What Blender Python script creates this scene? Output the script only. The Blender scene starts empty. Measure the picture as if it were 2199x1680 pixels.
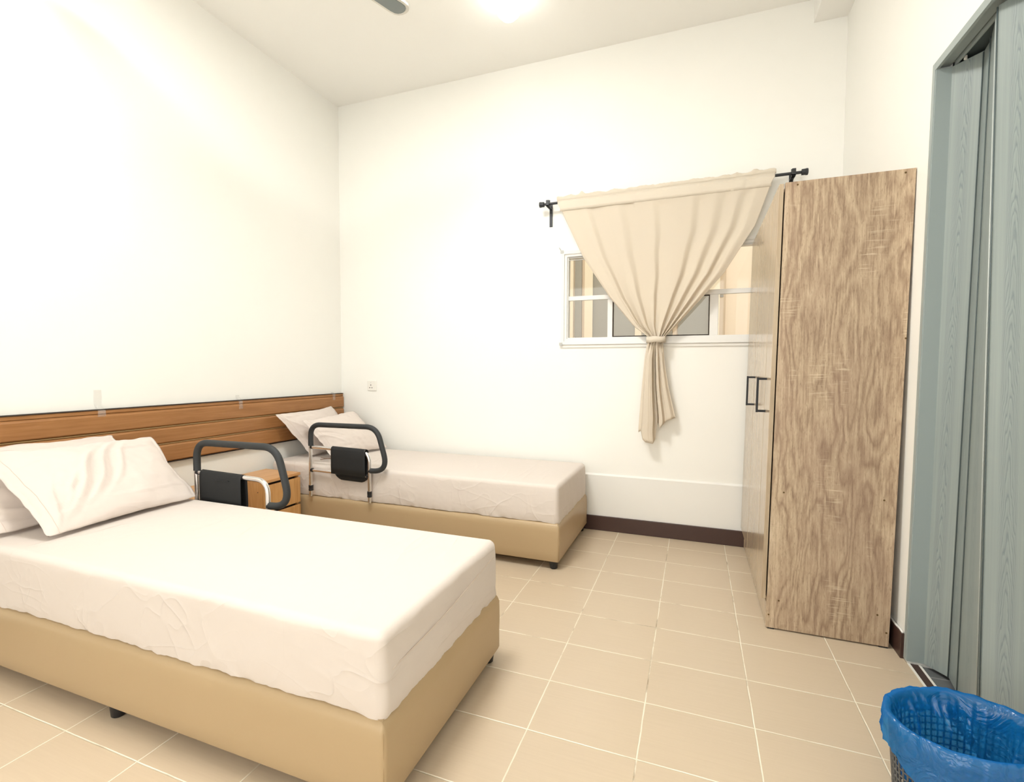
import bpy, bmesh, math, random
from math import sin, cos, pi, sqrt
from mathutils import Vector, Matrix, noise

random.seed(7)
SC = bpy.context.scene
COL = SC.collection

# ------------------------------------------------------------------ camera
CAM_POS = Vector((2.78594, -3.35437, 1.11382))
c_right = Vector((0.93673, 0.35004, 0.00339))
c_up = Vector((-0.01923, 0.04177, 0.99894))
c_fwd = Vector((-0.34953, 0.93580, -0.04585))
cd = bpy.data.cameras.new('camera')
cd.sensor_fit = 'HORIZONTAL'; cd.sensor_width = 36.0
cd.lens = 36.0 * 1049.5 / 2199.0
cd.clip_start = 0.02; cd.clip_end = 60
cam = bpy.data.objects.new('camera', cd); COL.objects.link(cam)
M = Matrix((( c_right.x, c_up.x, -c_fwd.x, CAM_POS.x),
            ( c_right.y, c_up.y, -c_fwd.y, CAM_POS.y),
            ( c_right.z, c_up.z, -c_fwd.z, CAM_POS.z),
            (0, 0, 0, 1)))
cam.matrix_world = M
SC.camera = cam

# ------------------------------------------------------------------ exposure, world, lights
SC.view_settings.view_transform = 'Standard'
SC.view_settings.look = 'None'
SC.view_settings.exposure = 0.66
SC.view_settings.gamma = 1.0
SC.view_settings.use_curve_mapping = False
w = bpy.data.worlds.new('world'); SC.world = w; w.use_nodes = True
w.node_tree.nodes['Background'].inputs[0].default_value = (1.0, 0.97, 0.92, 1)
w.node_tree.nodes['Background'].inputs[1].default_value = 1.5

LAMP_E = 6.0            # emission of the two ceiling globes
PANEL_E = 38.0  # emission of the added, unseen ceiling panel
LAMP_COL = (1.0, 0.99, 0.955)
def area(name, loc, rot, sx, sy, power, col):
    l = bpy.data.lights.new(name, 'AREA'); l.shape = 'RECTANGLE'; l.size = sx; l.size_y = sy
    l.energy = power; l.color = col
    o = bpy.data.objects.new(name, l); COL.objects.link(o); o.location = loc; o.rotation_euler = rot
    return o
# daylight through the balcony opening in the wall behind the camera
area('daylight', (1.9, -5.30, 1.45), (pi/2, 0, 0), 2.6, 2.2, 15.0, (0.97, 1.0, 0.99))

# room measures (metres): back wall y=0, left wall x=0, floor z=0
XR, H, YB = 3.563, 3.255, -5.2

# ------------------------------------------------------------------ helpers
def link(o, parent=None):
    COL.objects.link(o)
    if parent is not None: o.parent = parent
    return o
def mk(name, bm, mat, parent=None, smooth=False, autos=None):
    me = bpy.data.meshes.new(name); bm.normal_update(); bm.to_mesh(me); bm.free()
    me.materials.append(mat)
    if smooth:
        for p in me.polygons: p.use_smooth = True
        if autos:
            try: me.set_sharp_from_angle(angle=math.radians(autos))
            except Exception: pass
    o = bpy.data.objects.new(name, me)
    return link(o, parent)
def thing(name, label, cat, loc=(0, 0, 0), group=None):
    o = bpy.data.objects.new(name, None); COL.objects.link(o); o.location = loc
    o.empty_display_size = 0.05
    o['label'] = label; o['category'] = cat
    if group: o['group'] = group
    return o
def tag(o, label, cat, group=None):
    o['label'] = label; o['category'] = cat
    if group: o['group'] = group
    return o
def struct(o):
    o['kind'] = 'structure'; return o
def box(bm, x0, x1, y0, y1, z0, z1, bev=0.0, seg=2):
    vs = [bm.verts.new((x, y, z)) for x in (x0, x1) for y in (y0, y1) for z in (z0, z1)]
    idx = [(0, 1, 3, 2), (4, 6, 7, 5), (0, 4, 5, 1), (2, 3, 7, 6), (0, 2, 6, 4), (1, 5, 7, 3)]
    fs = [bm.faces.new([vs[i] for i in f]) for f in idx]
    if bev > 0:
        es = list({e for f in fs for e in f.edges})
        bmesh.ops.bevel(bm, geom=es, offset=bev, segments=seg, profile=0.5, affect='EDGES')
def bxm(*a, **k):
    bm = bmesh.new(); box(bm, *a, **k); return bm
def rounded_path(pts, rad, seg=7):
    out = [Vector(pts[0])]
    for i in range(1, len(pts)-1):
        p, a, b = Vector(pts[i]), Vector(pts[i-1]), Vector(pts[i+1])
        r = rad[i] if isinstance(rad, (list, tuple)) else rad
        da, db = (a-p), (b-p)
        d = min(r, da.length*(0.92 if i == 1 else 0.49), db.length*(0.92 if i == len(pts)-2 else 0.49))
        A = p+da.normalized()*d; B = p+db.normalized()*d
        for k in range(seg+1):
            t = k/seg
            out.append(A*(1-t)**2+p*2*t*(1-t)+B*t*t)
    out.append(Vector(pts[-1])); return out
def tube(bm, pts, r, n=14, cap=True):
    pts = [Vector(p) for p in pts]
    rings = []; prev = None
    for i, p in enumerate(pts):
        t = (pts[min(i+1, len(pts)-1)]-pts[max(i-1, 0)]).normalized()
        if prev is None:
            a = Vector((0, 0, 1)) if abs(t.z) < 0.9 else Vector((1, 0, 0))
            u = t.cross(a).normalized()
        else:
            u = (prev-t*prev.dot(t)).normalized()
        prev = u; v = t.cross(u)
        rr = r[i] if isinstance(r, (list, tuple)) else r
        rings.append([bm.verts.new(p+(u*cos(2*pi*k/n)+v*sin(2*pi*k/n))*rr) for k in range(n)])
    for a, b in zip(rings, rings[1:]):
        for k in range(n):
            bm.faces.new((a[k], a[(k+1) % n], b[(k+1) % n], b[k]))
    if cap:
        bm.faces.new(rings[0][::-1]); bm.faces.new(rings[-1])
def lathe(bm, prof, c, n=24, axis='z', cap=True):
    rings = []
    for r, h in prof:
        ring = []
        for k in range(n):
            a = 2*pi*k/n
            if axis == 'z': p = (c[0]+r*cos(a), c[1]+r*sin(a), c[2]+h)
            elif axis == 'y': p = (c[0]+r*cos(a), c[1]+h, c[2]+r*sin(a))
            else: p = (c[0]+h, c[1]+r*cos(a), c[2]+r*sin(a))
            ring.append(bm.verts.new(p))
        rings.append(ring)
    for a, b in zip(rings, rings[1:]):
        for k in range(n): bm.faces.new((a[k], a[(k+1) % n], b[(k+1) % n], b[k]))
    if cap:
        bm.faces.new(rings[0][::-1]); bm.faces.new(rings[-1])
    bmesh.ops.recalc_face_normals(bm, faces=bm.faces[:])
def nz(x, y=0.0, z=0.0): return noise.noise(Vector((x, y, z)))

# ------------------------------------------------------------------ materials
def mat(name):
    m = bpy.data.materials.new(name); m.use_nodes = True
    nt = m.node_tree; b = nt.nodes['Principled BSDF']
    return m, nt, b
def simple(name, col, rough=0.5, metal=0.0, spec=0.5, **kw):
    m, nt, b = mat(name)
    b.inputs['Base Color'].default_value = (*col, 1); b.inputs['Roughness'].default_value = rough
    b.inputs['Metallic'].default_value = metal; b.inputs['Specular IOR Level'].default_value = spec
    for k, v in kw.items(): b.inputs[k].default_value = v
    return m
def N(nt, t, **kw):
    n = nt.nodes.new(t)
    for k, v in kw.items():
        if k in n.inputs: n.inputs[k].default_value = v
        else: setattr(n, k, v)
    return n
def ramp(nt, fac, stops):
    r = nt.nodes.new('ShaderNodeValToRGB'); e = r.color_ramp.elements
    while len(e) < len(stops): e.new(0.5)
    for i, (p, c) in enumerate(stops):
        e[i].position = p; e[i].color = (*c, 1) if len(c) == 3 else c
    nt.links.new(fac, r.inputs[0]); return r.outputs[0]
def math_(nt, op, a, b=None, c=None):
    n = nt.nodes.new('ShaderNodeMath'); n.operation = op
    for i, v in enumerate((a, b, c)):
        if v is None: continue
        if isinstance(v, (int, float)): n.inputs[i].default_value = v
        else: nt.links.new(v, n.inputs[i])
    return n.outputs[0]
def mixc(nt, f, a, b, mode='MIX'):
    n = nt.nodes.new('ShaderNodeMix'); n.data_type = 'RGBA'; n.blend_type = mode
    for i, v in ((0, f), (6, a), (7, b)):
        if isinstance(v, (int, float)): n.inputs[i].default_value = v
        elif isinstance(v, tuple): n.inputs[i].default_value = (*v, 1)
        else: nt.links.new(v, n.inputs[i])
    return n.outputs[2]
def coords(nt, scale=(1, 1, 1), rot=(0, 0, 0), out='Object'):
    tc = nt.nodes.new('ShaderNodeTexCoord'); mp = nt.nodes.new('ShaderNodeMapping')
    mp.inputs['Scale'].default_value = scale; mp.inputs['Rotation'].default_value = rot
    nt.links.new(tc.outputs[out], mp.inputs[0]); return mp.outputs[0]
def noise_t(nt, vec, scale, detail=4, rough=0.55, dist=0.0):
    n = N(nt, 'ShaderNodeTexNoise'); n.inputs['Scale'].default_value = scale
    n.inputs['Detail'].default_value = detail; n.inputs['Roughness'].default_value = rough
    n.inputs['Distortion'].default_value = dist
    nt.links.new(vec, n.inputs['Vector']); return n.outputs[0]
def bump(nt, b, h, strength=0.2, dist=0.01):
    n = nt.nodes.new('ShaderNodeBump'); n.inputs['Strength'].default_value = strength
    n.inputs['Distance'].default_value = dist
    nt.links.new(h, n.inputs['Height']); nt.links.new(n.outputs[0], b.inputs['Normal'])

def paint(name, col, rough=0.55):
    m, nt, b = mat(name); v = coords(nt)
    n = noise_t(nt, v, 3.0, 3)
    nt.links.new(mixc(nt, n, tuple(c*0.985 for c in col), tuple(min(1, c*1.01) for c in col)), b.inputs['Base Color'])
    b.inputs['Roughness'].default_value = rough; b.inputs['Specular IOR Level'].default_value = 0.3
    bump(nt, b, noise_t(nt, v, 60, 3), 0.05, 0.002); return m
M_wall = paint('wall_paint', (0.92, 0.912, 0.865))
M_ceil = paint('ceiling_paint', (0.93, 0.92, 0.88), 0.7)
M_trimw = paint('trim_paint', (0.86, 0.85, 0.81))

def tile_mat():
    m, nt, b = mat('floor_tile')
    tc = nt.nodes.new('ShaderNodeTexCoord'); sp = nt.nodes.new('ShaderNodeSeparateXYZ')
    nt.links.new(tc.outputs['Object'], sp.inputs[0])
    wob = noise_t(nt, tc.outputs['Object'], 9, 3)
    wobs = math_(nt, 'MULTIPLY', math_(nt, 'SUBTRACT', wob, 0.5), 0.004)
    def cell(o, off, s):
        t = math_(nt, 'DIVIDE', math_(nt, 'ADD', math_(nt, 'SUBTRACT', o, off), wobs), s)
        f = math_(nt, 'FRACT', t)
        d = math_(nt, 'MULTIPLY', math_(nt, 'SUBTRACT', 0.5, math_(nt, 'ABSOLUTE', math_(nt, 'SUBTRACT', f, 0.5))), s)
        return d, math_(nt, 'FLOOR', t)
    dx, ix = cell(sp.outputs[0], 2.32135, 0.33)
    dy, iy = cell(sp.outputs[1], -0.1937, 0.25364)
    d = math_(nt, 'MINIMUM', dx, dy)
    grout = math_(nt, 'LESS_THAN', d, 0.0022)
    cmb = nt.nodes.new('ShaderNodeCombineXYZ'); nt.links.new(ix, cmb.inputs[0]); nt.links.new(iy, cmb.inputs[1])
    wn = nt.nodes.new('ShaderNodeTexWhiteNoise'); nt.links.new(cmb.outputs[0], wn.inputs['Vector'])
    st = noise_t(nt, coords(nt, (5, 140, 5)), 1.0, 4, 0.6)
    big = noise_t(nt, tc.outputs['Object'], 2.2, 3)
    base = ramp(nt, st, [(0.25, (0.585, 0.475, 0.345)), (0.75, (0.62, 0.51, 0.375))])
    base = mixc(nt, math_(nt, 'MULTIPLY', wn.outputs[0], 0.16), base, (0.66, 0.545, 0.405))
    base = mixc(nt, math_(nt, 'MULTIPLY', big, 0.16), base, (0.53, 0.43, 0.31))
    dirt = noise_t(nt, tc.outputs['Object'], 7, 4)
    gcol = ramp(nt, dirt, [(0.30, (0.42, 0.33, 0.22)), (0.44, (0.86, 0.78, 0.62)), (0.62, (0.90, 0.84, 0.70)), (0.78, (0.66, 0.53, 0.37))])
    nt.links.new(mixc(nt, grout, base, gcol), b.inputs['Base Color'])
    b.inputs['Roughness'].default_value = 0.33; b.inputs['Specular IOR Level'].default_value = 0.4
    bump(nt, b, math_(nt, 'MINIMUM', d, 0.003), 0.5, 1.0)
    return m
M_tile = tile_mat()

def dark_tile():
    m, nt, b = mat('dark_floor_tile'); v = coords(nt)
    br = N(nt, 'ShaderNodeTexBrick'); br.offset = 0
    br.inputs['Scale'].default_value = 1.0; br.inputs['Mortar Size'].default_value = 0.004
    br.inputs['Brick Width'].default_value = 0.3; br.inputs['Row Height'].default_value = 0.3
    br.inputs['Color1'].default_value = (0.10, 0.105, 0.11, 1); br.inputs['Color2'].default_value = (0.12, 0.125, 0.13, 1)
    br.inputs['Mortar'].default_value = (0.28, 0.28, 0.27, 1)
    nt.links.new(v, br.inputs['Vector'])
    nt.links.new(mixc(nt, math_(nt, 'MULTIPLY', noise_t(nt, v, 9, 5), 0.5), br.outputs[0], (0.2, 0.21, 0.21)), b.inputs['Base Color'])
    b.inputs['Roughness'].default_value = 0.4; return m

def wood(name, dark, mid, light, axis='z', rough=0.4, gs=1.0, bumpy=0.1, rings=0.5, spec=0.4):
    """straight grained wood, the grain running along the given axis"""
    m, nt, b = mat(name)
    s = {'x': (1.2, 26, 26), 'y': (26, 1.2, 26), 'z': (26, 26, 1.2)}[axis]
    s2 = {'x': (0.6, 5, 5), 'y': (5, 0.6, 5), 'z': (5, 5, 0.6)}[axis]
    v1 = coords(nt, tuple(a*gs for a in s)); v2 = coords(nt, tuple(a*gs for a in s2))
    fine = noise_t(nt, v1, 3.0, 6, 0.65); big = noise_t(nt, v2, 1.6, 4, 0.55, 0.8)
    wv = math_(nt, 'FRACT', math_(nt, 'MULTIPLY', big, 7.0))
    wv = math_(nt, 'ABSOLUTE', math_(nt, 'SUBTRACT', wv, 0.5))
    f = math_(nt, 'ADD', math_(nt, 'MULTIPLY', fine, 1.0-rings*0.5), math_(nt, 'MULTIPLY', wv, rings))
    nt.links.new(ramp(nt, f, [(0.25, dark), (0.5, mid), (0.78, light)]), b.inputs['Base Color'])
    b.inputs['Roughness'].default_value = rough; b.inputs['Specular IOR Level'].default_value = spec
    bump(nt, b, fine, bumpy, 0.002); return m
M_head = wood('headboard_wood', (0.285, 0.125, 0.042), (0.355, 0.165, 0.058), (0.42, 0.205, 0.080), 'y', 0.42, 1.0, 0.06, 0.25)
M_night = wood('nightstand_wood', (0.56, 0.285, 0.095), (0.66, 0.36, 0.135), (0.74, 0.44, 0.19), 'z', 0.35, 1.0, 0.05, 0.4)
M_nighttop = wood('nightstand_top_wood', (0.58, 0.29, 0.11), (0.66, 0.36, 0.15), (0.72, 0.42, 0.19), 'y', 0.35, 1.0, 0.05, 0.4)
M_front = wood('wardrobe_front_wood', (0.38, 0.285, 0.185), (0.46, 0.355, 0.24), (0.54, 0.43, 0.30), 'z', 0.16, 1.3, 0.03, 0.3, 0.6)
M_base = simple('baseboard_brown', (0.055, 0.026, 0.02), 0.35)

def oak_side():
    m, nt, b = mat('sonoma_oak')
    tc = nt.nodes.new('ShaderNodeTexCoord'); sp = nt.nodes.new('ShaderNodeSeparateXYZ')
    nt.links.new(tc.outputs['Object'], sp.inputs[0])
    X, Z = sp.outputs[0], sp.outputs[2]
    # warp for cathedral figure
    wv = noise_t(nt, coords(nt, (3.0, 1, 0.55)), 2.0, 3, 0.5)
    wv2 = noise_t(nt, coords(nt, (14, 1, 5)), 2.0, 3, 0.5)
    fig = math_(nt, 'ADD', math_(nt, 'MULTIPLY', wv, 13.0), math_(nt, 'MULTIPLY', wv2, 0.9))
    fr = math_(nt, 'ABSOLUTE', math_(nt, 'SUBTRACT', math_(nt, 'FRACT', fig), 0.5))      # 0..0.5
    fine = noise_t(nt, coords(nt, (150, 40, 8)), 1.0, 8, 0.74, 0.5)
    wavy = noise_t(nt, coords(nt, (150, 40, 32)), 1.0, 4, 0.6, 0.9)
    # joined boards, each with its own tone
    bd = math_(nt, 'FLOOR', math_(nt, 'MULTIPLY', math_(nt, 'ADD', X, math_(nt, 'MULTIPLY', Z, 0.0)), 8.3))
    wn = nt.nodes.new('ShaderNodeTexWhiteNoise'); wn.noise_dimensions = '1D'; nt.links.new(bd, wn.inputs['W'])
    t = math_(nt, 'ADD', math_(nt, 'MULTIPLY', fr, 0.22), math_(nt, 'MULTIPLY', fine, 0.62))
    t = math_(nt, 'ADD', t, math_(nt, 'MULTIPLY', wavy, 0.22))
    t = math_(nt, 'ADD', t, math_(nt, 'MULTIPLY', math_(nt, 'SUBTRACT', wn.outputs[0], 0.5), 0.10))
    base = ramp(nt, t, [(0.33, (0.28, 0.19, 0.125)), (0.42, (0.42, 0.305, 0.205)), (0.52, (0.53, 0.405, 0.275)), (0.62, (0.65, 0.52, 0.37))])
    figm = ramp(nt, noise_t(nt, coords(nt, (5, 1, 0.9)), 1.0, 2), [(0.45, (0, 0, 0)), (0.58, (1, 1, 1))])
    lin = math_(nt, 'MULTIPLY', ramp(nt, fr, [(0.0, (1, 1, 1)), (0.07, (0.7, 0.7, 0.7)), (0.2, (0, 0, 0))]), figm)
    base = mixc(nt, math_(nt, 'MULTIPLY', lin, 0.5), base, (0.25, 0.16, 0.105))
    big = noise_t(nt, coords(nt, (5, 1, 1.5)), 1.3, 3)
    base = mixc(nt, math_(nt, 'MULTIPLY', ramp(nt, big, [(0.42, (0, 0, 0)), (0.6, (1, 1, 1))]), 0.26), base, (0.36, 0.235, 0.17))
    dash = noise_t(nt, coords(nt, (210, 1, 42), (0, 0.12, 0)), 1.0, 2, 0.5)
    base = mixc(nt, math_(nt, 'MULTIPLY', ramp(nt, dash, [(0.30, (1, 1, 1)), (0.40, (0, 0, 0))]), 0.5), base, (0.22, 0.145, 0.095))
    # short pale saw marks across the grain, in patches
    sm = noise_t(nt, coords(nt, (10, 1, 170)), 1.0, 2, 0.5)
    patch = noise_t(nt, coords(nt, (8, 1, 3.2)), 1.0, 2, 0.5)
    mk_ = math_(nt, 'MULTIPLY', ramp(nt, sm, [(0.57, (0, 0, 0)), (0.64, (1, 1, 1))]), ramp(nt, patch, [(0.56, (0, 0, 0)), (0.66, (1, 1, 1))]))
    base = mixc(nt, math_(nt, 'MULTIPLY', mk_, 0.55), base, (0.76, 0.64, 0.46))
    nt.links.new(base, b.inputs['Base Color']); b.inputs['Roughness'].default_value = 0.5
    b.inputs['Specular IOR Level'].default_value = 0.3
    bump(nt, b, fine, 0.25, 0.002); return m
M_oak = oak_side()

def pvc_mat():
    m, nt, b = mat('grey_blue_door_pvc')
    tc = nt.nodes.new('ShaderNodeTexCoord'); sp = nt.nodes.new('ShaderNodeSeparateXYZ')
    nt.links.new(tc.outputs['UV'], sp.inputs[0]); U, V = sp.outputs[0], sp.outputs[1]
    n1 = noise_t(nt, coords(nt, (18, 2.2, 1), out='UV'), 1.0, 4, 0.55)
    n2 = noise_t(nt, coords(nt, (60, 14, 1), out='UV'), 1.0, 3, 0.5)
    u2 = math_(nt, 'POWER', math_(nt, 'ABSOLUTE', U), 1.5)
    val = math_(nt, 'ADD', math_(nt, 'MULTIPLY', V, 16.0), math_(nt, 'MULTIPLY', u2, 1500.0))
    val = math_(nt, 'ADD', val, math_(nt, 'MULTIPLY', n1, 9.0))
    val = math_(nt, 'ADD', val, math_(nt, 'MULTIPLY', n2, 0.8))
    ln = math_(nt, 'FRACT', val)
    msk = math_(nt, 'SUBTRACT', 1.0, math_(nt, 'SMOOTH_MIN', 1.0, math_(nt, 'DIVIDE', math_(nt, 'ABSOLUTE', U), 0.024), 0.1))
    msk = math_(nt, 'MAXIMUM', math_(nt, 'MINIMUM', math_(nt, 'MULTIPLY', msk, 3.0), 1.0), 0.0)
    lines = math_(nt, 'MULTIPLY', ramp(nt, ln, [(0.0, (0.5, 0.5, 0.5)), (0.12, (1, 1, 1)), (0.3, (0.35, 0.35, 0.35)), (0.9, (0.0, 0, 0)), (1.0, (0.5, 0.5, 0.5))]), msk)
    str_ = noise_t(nt, coords(nt, (160, 1.5, 1), out='UV'), 1.0, 4, 0.6)
    base = ramp(nt, str_, [(0.3, (0.26, 0.305, 0.295)), (0.7, (0.305, 0.35, 0.335))])
    nt.links.new(mixc(nt, math_(nt, 'MULTIPLY', lines, 0.75), base, (0.15, 0.19, 0.205)), b.inputs['Base Color'])
    b.inputs['Roughness'].default_value = 0.28; b.inputs['Specular IOR Level'].default_value = 0.5
    bump(nt, b, lines, -0.08, 0.001); return m
M_pvc = pvc_mat()
M_gapshade = simple('joint_and_shade_grey', (0.10, 0.13, 0.135), 0.5)  # for the fold joints and the shade sheet under the lintel
M_pvclight = simple('pvc_edge_highlight', (0.52, 0.56, 0.54), 0.3)  # paler pvc, edge highlight put into the colour
M_pvcplain = simple('grey_blue_frame_pvc', (0.33, 0.385, 0.38), 0.3)

def cloth(name, col, crease=0.35, cs=5.0, rough=0.85, sheen=0.2):
    m, nt, b = mat(name); v = coords(nt)
    def ridge_(rot, sc_, k):
        n = noise_t(nt, coords(nt, sc_, rot), 1.0, 2, 0.4, 0.5)
        r_ = math_(nt, 'SUBTRACT', 1.0, math_(nt, 'ABSOLUTE', math_(nt, 'SUBTRACT', math_(nt, 'MULTIPLY', n, 2.0), 1.0)))
        return math_(nt, 'POWER', r_, k)
    r1 = ridge_((0.5, 0.7, 0.3), (1.3*cs, 0.35*cs, 1.4*cs), 26.0)
    r2 = ridge_((-0.7, -0.8, 0.2), (1.5*cs, 0.35*cs, 1.2*cs), 26.0)
    r3 = ridge_((0.2, 0.25, 0.9), (0.9*cs, 0.5*cs, 2.2*cs), 22.0)
    pt = noise_t(nt, v, 2.6, 2)
    pm = ramp(nt, pt, [(0.44, (0.12, 0.12, 0.12)), (0.60, (1, 1, 1))])
    ridge = math_(nt, 'MULTIPLY', math_(nt, 'ADD', math_(nt, 'ADD', r1, r2), math_(nt, 'MULTIPLY', r3, 0.6)), pm)
    soft = noise_t(nt, v, 6, 3)
    h = math_(nt, 'ADD', math_(nt, 'MULTIPLY', ridge, crease), math_(nt, 'MULTIPLY', soft, 0.9))
    b.inputs['Base Color'].default_value = (*col, 1); b.inputs['Roughness'].default_value = rough
    b.inputs['Sheen Weight'].default_value = sheen; b.inputs['Specular IOR Level'].default_value = 0.15
    bump(nt, b, h, 0.5, 0.012); return m
M_sheet = cloth('bed_sheet', (0.70, 0.63, 0.575), 0.40, 3.0)
M_pillow = cloth('pillow_cloth', (0.73, 0.65, 0.595), 0.20, 3.5)
M_seam = simple('sheet_seam', (0.70, 0.60, 0.52), 0.9)

def vinyl():
    m, nt, b = mat('beige_vinyl'); v = coords(nt)
    n = noise_t(nt, v, 300, 2)
    b.inputs['Base Color'].default_value = (0.47, 0.345, 0.20, 1); b.inputs['Roughness'].default_value = 0.38
    b.inputs['Specular IOR Level'].default_value = 0.4
    bump(nt, b, math_(nt, 'ADD', math_(nt, 'MULTIPLY', n, 0.05), noise_t(nt, v, 5, 2)), 0.25, 0.006); return m
M_vinyl = vinyl()
M_stitch = simple('vinyl_seam', (0.40, 0.28, 0.15), 0.7)
M_foot = simple('black_plastic', (0.012, 0.013, 0.016), 0.4)
M_foam = simple('charcoal_foam', (0.022, 0.025, 0.027), 0.6)
M_chrome = simple('polished_steel', (0.80, 0.79, 0.79), 0.24, 1.0)
M_nylon = simple('black_nylon', (0.010, 0.011, 0.012), 0.75)
M_blackmetal = simple('black_metal', (0.010, 0.010, 0.012), 0.35, 0.3)
M_rod = simple('dark_rod_metal', (0.030, 0.033, 0.038), 0.4, 0.2)
M_brass = simple('brass_screw', (0.14, 0.085, 0.03), 0.4, 0.6)
M_alu = simple('white_aluminium', (0.82, 0.81, 0.78), 0.25)
M_cap = simple('grey_plastic', (0.50, 0.50, 0.48), 0.5)
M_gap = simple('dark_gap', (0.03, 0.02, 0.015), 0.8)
M_white = simple('white_plastic', (0.86, 0.84, 0.78), 0.3)
M_fan = simple('grey_fan_blade', (0.20, 0.23, 0.23), 0.4)
M_fanrim = simple('pale_fan_edge', (0.72, 0.70, 0.64), 0.4)
M_caulk = simple('white_caulk', (0.85, 0.84, 0.80), 0.5)
M_cream = simple('cream_render', (0.82, 0.72, 0.56), 0.8)
M_peach = simple('peach_render', (0.88, 0.74, 0.60), 0.8)
M_greypane = simple('grey_curtained_pane', (0.33, 0.31, 0.27), 0.3)
M_brownstrip = simple('brown_post', (0.62, 0.49, 0.36), 0.6)

def glass():
    m = bpy.data.materials.new('window_glass'); m.use_nodes = True; nt = m.node_tree; nt.nodes.clear()
    o = nt.nodes.new('ShaderNodeOutputMaterial'); mx = nt.nodes.new('ShaderNodeMixShader')
    t = nt.nodes.new('ShaderNodeBsdfTransparent'); t.inputs[0].default_value = (0.93, 0.94, 0.92, 1)
    g = nt.nodes.new('ShaderNodeBsdfGlossy'); g.inputs['Roughness'].default_value = 0.02
    f = nt.nodes.new('ShaderNodeFresnel'); f.inputs[0].default_value = 1.45
    nt.links.new(f.outputs[0], mx.inputs[0]); nt.links.new(t.outputs[0], mx.inputs[1]); nt.links.new(g.outputs[0], mx.inputs[2])
    nt.links.new(mx.outputs[0], o.inputs[0]); return m
M_glass = glass()
def translucent(name, col, tr, alpha, rough=0.3, bumps=0.0, gloss=0.1):
    m = bpy.data.materials.new(name); m.use_nodes = True; nt = m.node_tree; nt.nodes.clear()
    o = nt.nodes.new('ShaderNodeOutputMaterial')
    d = nt.nodes.new('ShaderNodeBsdfDiffuse'); d.inputs[0].default_value = (*col, 1)
    t = nt.nodes.new('ShaderNodeBsdfTranslucent'); t.inputs[0].default_value = (*col, 1)
    g = nt.nodes.new('ShaderNodeBsdfGlossy'); g.inputs['Roughness'].default_value = rough
    x = nt.nodes.new('ShaderNodeBsdfTransparent'); x.inputs[0].default_value = (*[min(1, c*1.2+0.08) for c in col], 1)
    m1 = nt.nodes.new('ShaderNodeMixShader'); m1.inputs[0].default_value = tr
    m2 = nt.nodes.new('ShaderNodeMixShader'); m2.inputs[0].default_value = gloss
    m3 = nt.nodes.new('ShaderNodeMixShader'); m3.inputs[0].default_value = alpha
    L = nt.links.new
    L(d.outputs[0], m1.inputs[1]); L(t.outputs[0], m1.inputs[2]); L(m1.outputs[0], m2.inputs[1]); L(g.outputs[0], m2.inputs[2])
    L(m2.outputs[0], m3.inputs[1]); L(x.outputs[0], m3.inputs[2]); L(m3.outputs[0], o.inputs[0])
    if bumps:
        v = coords(nt); bn = nt.nodes.new('ShaderNodeBump'); bn.inputs['Strength'].default_value = bumps; bn.inputs['Distance'].default_value = 0.01
        L(noise_t(nt, v, 14, 3, 0.5, 2.2), bn.inputs['Height'])
        for q in (d, g, t): L(bn.outputs[0], q.inputs['Normal'])
    return m
M_curtain = translucent('cream_curtain_cloth', (0.84, 0.76, 0.64), 0.30, 0.0, 0.6, 0.0, 0.0)
M_hem = translucent('curtain_hem_cloth', (0.80, 0.725, 0.61), 0.15, 0.0, 0.6, 0.0, 0.0)
M_bag = translucent('blue_plastic_film', (0.015, 0.30, 0.74), 0.5, 0.33, 0.16, 0.9, 0.08)
M_tape = translucent('clear_tape', (0.85, 0.83, 0.78), 0.2, 0.85, 0.15, 0.3, 0.25)
M_basket = simple('grey_basket_plastic', (0.10, 0.10, 0.095), 0.5)
M_emit = bpy.data.materials.new('lamp_globe'); M_emit.use_nodes = True
_b = M_emit.node_tree.nodes['Principled BSDF']
_b.inputs['Emission Color'].default_value = (*LAMP_COL, 1); _b.inputs['Emission Strength'].default_value = LAMP_E

M_panel = bpy.data.materials.new('added_panel_glow'); M_panel.use_nodes = True  # glow of the added ceiling panel
_b = M_panel.node_tree.nodes['Principled BSDF']
_b.inputs['Emission Color'].default_value = (*LAMP_COL, 1); _b.inputs['Emission Strength'].default_value = PANEL_E

# ------------------------------------------------------------------ the room
WX0, WX1, WZ0, WZ1 = 1.925, 3.23, 1.30, 1.905      # window opening
T = 0.14
struct(mk('floor', bxm(-T, XR, YB-T, 0.0, -0.10, 0.0), M_tile))
struct(mk('ceiling', bxm(-T, XR+T, YB-T, T, H, H+0.12), M_ceil))
struct(mk('wall_left', bxm(-T, 0, YB-T, T, 0, H), M_wall))
bm = bmesh.new()
box(bm, 0, WX0, 0, T, -0.1, H); box(bm, WX1, XR+T, 0, T, -0.1, H)
box(bm, WX0, WX1, 0, T, -0.1, WZ0); box(bm, WX0, WX1, 0, T, WZ1, H)
struct(mk('wall_back', bm, M_wall))
DY0, DY1, DZ = -1.135, -2.02, 2.190                  # folding-door opening in the right wall
bm = bmesh.new()
box(bm, XR, XR+T, DY0, 0, -0.1, H); box(bm, XR, XR+T, YB-T, DY1, -0.1, H); box(bm, XR, XR+T, DY1, DY0, DZ, H)
n0 = len(bm.verts); box(bm, XR+0.0004, XR+0.05, -1.117, -1.085, 0, 2.195); bm.verts.ensure_lookup_table()
for v in bm.verts[n0:]: v.co.y -= 0.0205*v.co.z
struct(mk('wall_right', bm, M_wall))
bm = bmesh.new()
box(bm, 0, 0.6, YB-T, YB, 0, H); box(bm, 3.2, XR, YB-T, YB, 0, H)
box(bm, 0.6, 3.2, YB-T, YB, 0, 0.35); box(bm, 0.6, 3.2, YB-T, YB, 2.55, H)
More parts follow.
